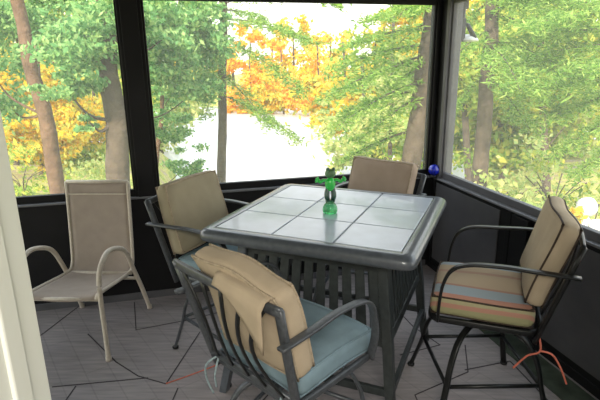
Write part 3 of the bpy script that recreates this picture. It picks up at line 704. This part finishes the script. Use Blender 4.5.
# woodland further back on both banks
for i, (px, py, Y, r, lm, lb) in enumerate([(470, 90, 27, 3.6, 'lf_pale', 'pale woodland tree behind the corner post'), (520, 60, 30, 4.6, 'lf_mid', 'woodland tree behind the middle of the right screen'), (575, 95, 26, 4.2, 'lf_pale', 'pale woodland tree behind the layered boughs'),
        (620, 50, 32, 5.2, 'lf_mid', 'woodland tree at the right edge, far back'), (545, 130, 22, 3.2, 'lf_pale', 'pale low woodland tree behind the right screen shrubs'), (500, 120, 20, 2.4, 'lf_mid', 'low woodland tree right of the brown pine trunk'),
        (10, 30, 34, 5.0, 'lf_mid', 'far woodland tree at the left edge'), (60, 60, 38, 5.4, 'lf_auto', 'far yellow woodland tree behind the leaning trunk'), (120, 40, 36, 5.0, 'lf_mid', 'far woodland tree behind the wall post'), (-20, 100, 30, 4.4, 'lf_auto', 'far yellow woodland tree low at the left edge'), (160, 110, 33, 3.4, 'lf_pale', 'far pale woodland tree right of the wall post')]):
    broadleaf(lb, Y, [(px, py - 30), (px + 1, py), (px + 2, py + 40)], .14, [(px, py, 0, r, r * .6, r * .8, 1500), (px - 18, py + 22, .5, r * .6, r * .5, r * .5, 600), (px + 18, py - 18, .5, r * .6, r * .5, r * .5, 600)], lm, .19, kk=1.8)
# shrubs on the bank
for i, (px, py, Y, r, lm, lb) in enumerate([(520, 165, 11, 1.0, 'lf_pale', 'pale green shrub on the bank behind the right screen'), (465, 150, 12, .9, 'lf_mid', 'green shrub on the bank behind the corner post'), (560, 150, 10, 1.0, 'lf_mid', 'green shrub on the bank under the layered boughs'),
        (600, 180, 8.5, .8, 'lf_pale', 'pale shrub on the bank at the right edge'), (500, 195, 8, .55, 'lf_pale', 'low pale shrub right of the brown pine trunk'), (20, 170, 14, 1.2, 'lf_mid', 'green shrub at the foot of the leaning trunk'), (95, 175, 12, .8, 'lf_pale', 'pale shrub left of the thick trunk'), (390, 165, 12, .8, 'lf_mid', 'green shrub by the water behind the back stool'), (350, 168, 13, .6, 'lf_pale', 'pale shrub by the water behind the back stool'), (570, 215, 6.5, .35, 'lf_auto', 'small yellow shrub beside the pale boulder')]):
    c = at(px, py, Y); g = float(gz(c.x, c.y)); rt = empty('shrub', (c.x, c.y, g), label=lb, cat='shrub')
    hz = max(.4, c.z + r * .5 - g)
    leaves('foliage', lm, rt, blob((0, 0, hz / 2), (r * 1.2, r, hz * .55), 900), .065)
    m_ = MB()
    for k in range(7): a = k * .9; m_.sweep(curve([(0, 0, -.05), (.15 * r * math.cos(a), .15 * r * math.sin(a), hz * .4), (.6 * r * math.cos(a), .6 * r * math.sin(a), hz * .6)], 4), .012, n=5)
    m_.build('stems', 'bark', rt)
# pale boulder seen beside the right stool's cushion
for px, py, Y, r, lb in ((587, 207, 7.0, .145, 'round pale boulder outside, just right of the right stool cushion'), (596, 226, 6.0, .09, 'small pale boulder outside at the right edge above the sill')):
    c = at(px, py, Y); 
    rt = empty('boulder', (c.x, c.y, float(gz(c.x, c.y))), label=lb, cat='rock')
    hgt = c.z - rt.location.z
    m_ = MB(); m_.ball((0, 0, hgt), r, 20, (1, 1, 1.05), fn=lambda v: 1 + .06 * math.sin(5 * v.x + 2) * math.cos(4 * v.y + v.z * 3))
    m_.ball((0, .05, hgt * .45), r * 1.2, 20, (1.2, 1.2, hgt * .5 / (r * 1.2)), fn=lambda v: 1 + .05 * math.sin(6 * v.x + 1) * math.cos(5 * v.z)); m_.build('stone', 'rock', rt)

# ------------------------------------------------------------------ light
w = bpy.data.worlds.new('sky'); S.world = w; w.use_nodes = True; nt = w.node_tree; bg = nt.nodes['Background']
tc = nt.nodes.new('ShaderNodeTexCoord'); sx = nt.nodes.new('ShaderNodeSeparateXYZ'); nt.links.new(tc.outputs['Generated'], sx.inputs[0])
r = nt.nodes.new('ShaderNodeValToRGB'); e = r.color_ramp.elements; e[0].position = 0; e[0].color = (1, .93, .82, 1); e[1].position = .6; e[1].color = (.80, .90, 1.0, 1)
nt.links.new(sx.outputs['Z'], r.inputs[0]); nt.links.new(r.outputs[0], bg.inputs['Color']); bg.inputs['Strength'].default_value = 1.75
sun = bpy.data.lights.new('sun', 'SUN'); sun.energy = 4.2; sun.color = (1, .9, .72); sun.angle = .05
so = bpy.data.objects.new('sun', sun); link(so); so.rotation_euler = Vector((.25, .80, -.50)).to_track_quat('-Z', 'Y').to_euler(); so['kind'] = 'helper'
def area(name, loc, size, power, col, rot=(0, 0, 0)):
    l = bpy.data.lights.new(name, 'AREA'); l.energy = power; l.size = size; l.color = col
    o = bpy.data.objects.new(name, l); link(o); o.location = loc; o.rotation_euler = rot; return o
area('room_fill_light', (0, -.9, 2.35), .8, 60, (1, .94, .84))  # added fill light in the unseen room behind the camera

cam = bpy.data.cameras.new('camera'); co = bpy.data.objects.new('camera', cam); link(co); S.camera = co
cam.sensor_width = 36; cam.lens = 482.33 / 600 * 36; cam.clip_start = .05; cam.clip_end = 400
p_, r_ = .271, -.013
fw = Vector((0, math.cos(p_), -math.sin(p_))); rt = Vector((1, 0, 0)); upv = rt.cross(fw)
X = math.cos(r_) * rt + math.sin(r_) * upv; U = -math.sin(r_) * rt + math.cos(r_) * upv
co.matrix_world = Matrix.Translation((0, 0, 1.7)) @ Matrix((X, U, -fw)).transposed().to_4x4()
S.view_settings.view_transform = 'Standard'; S.view_settings.look = 'None'; S.view_settings.gamma = 1; S.view_settings.exposure = .75
S.view_settings.use_curve_mapping = False
S.cycles.use_denoising = True; S.cycles.transparent_max_bounces = 24; S.cycles.max_bounces = 8; S.cycles.sample_clamp_indirect = 6
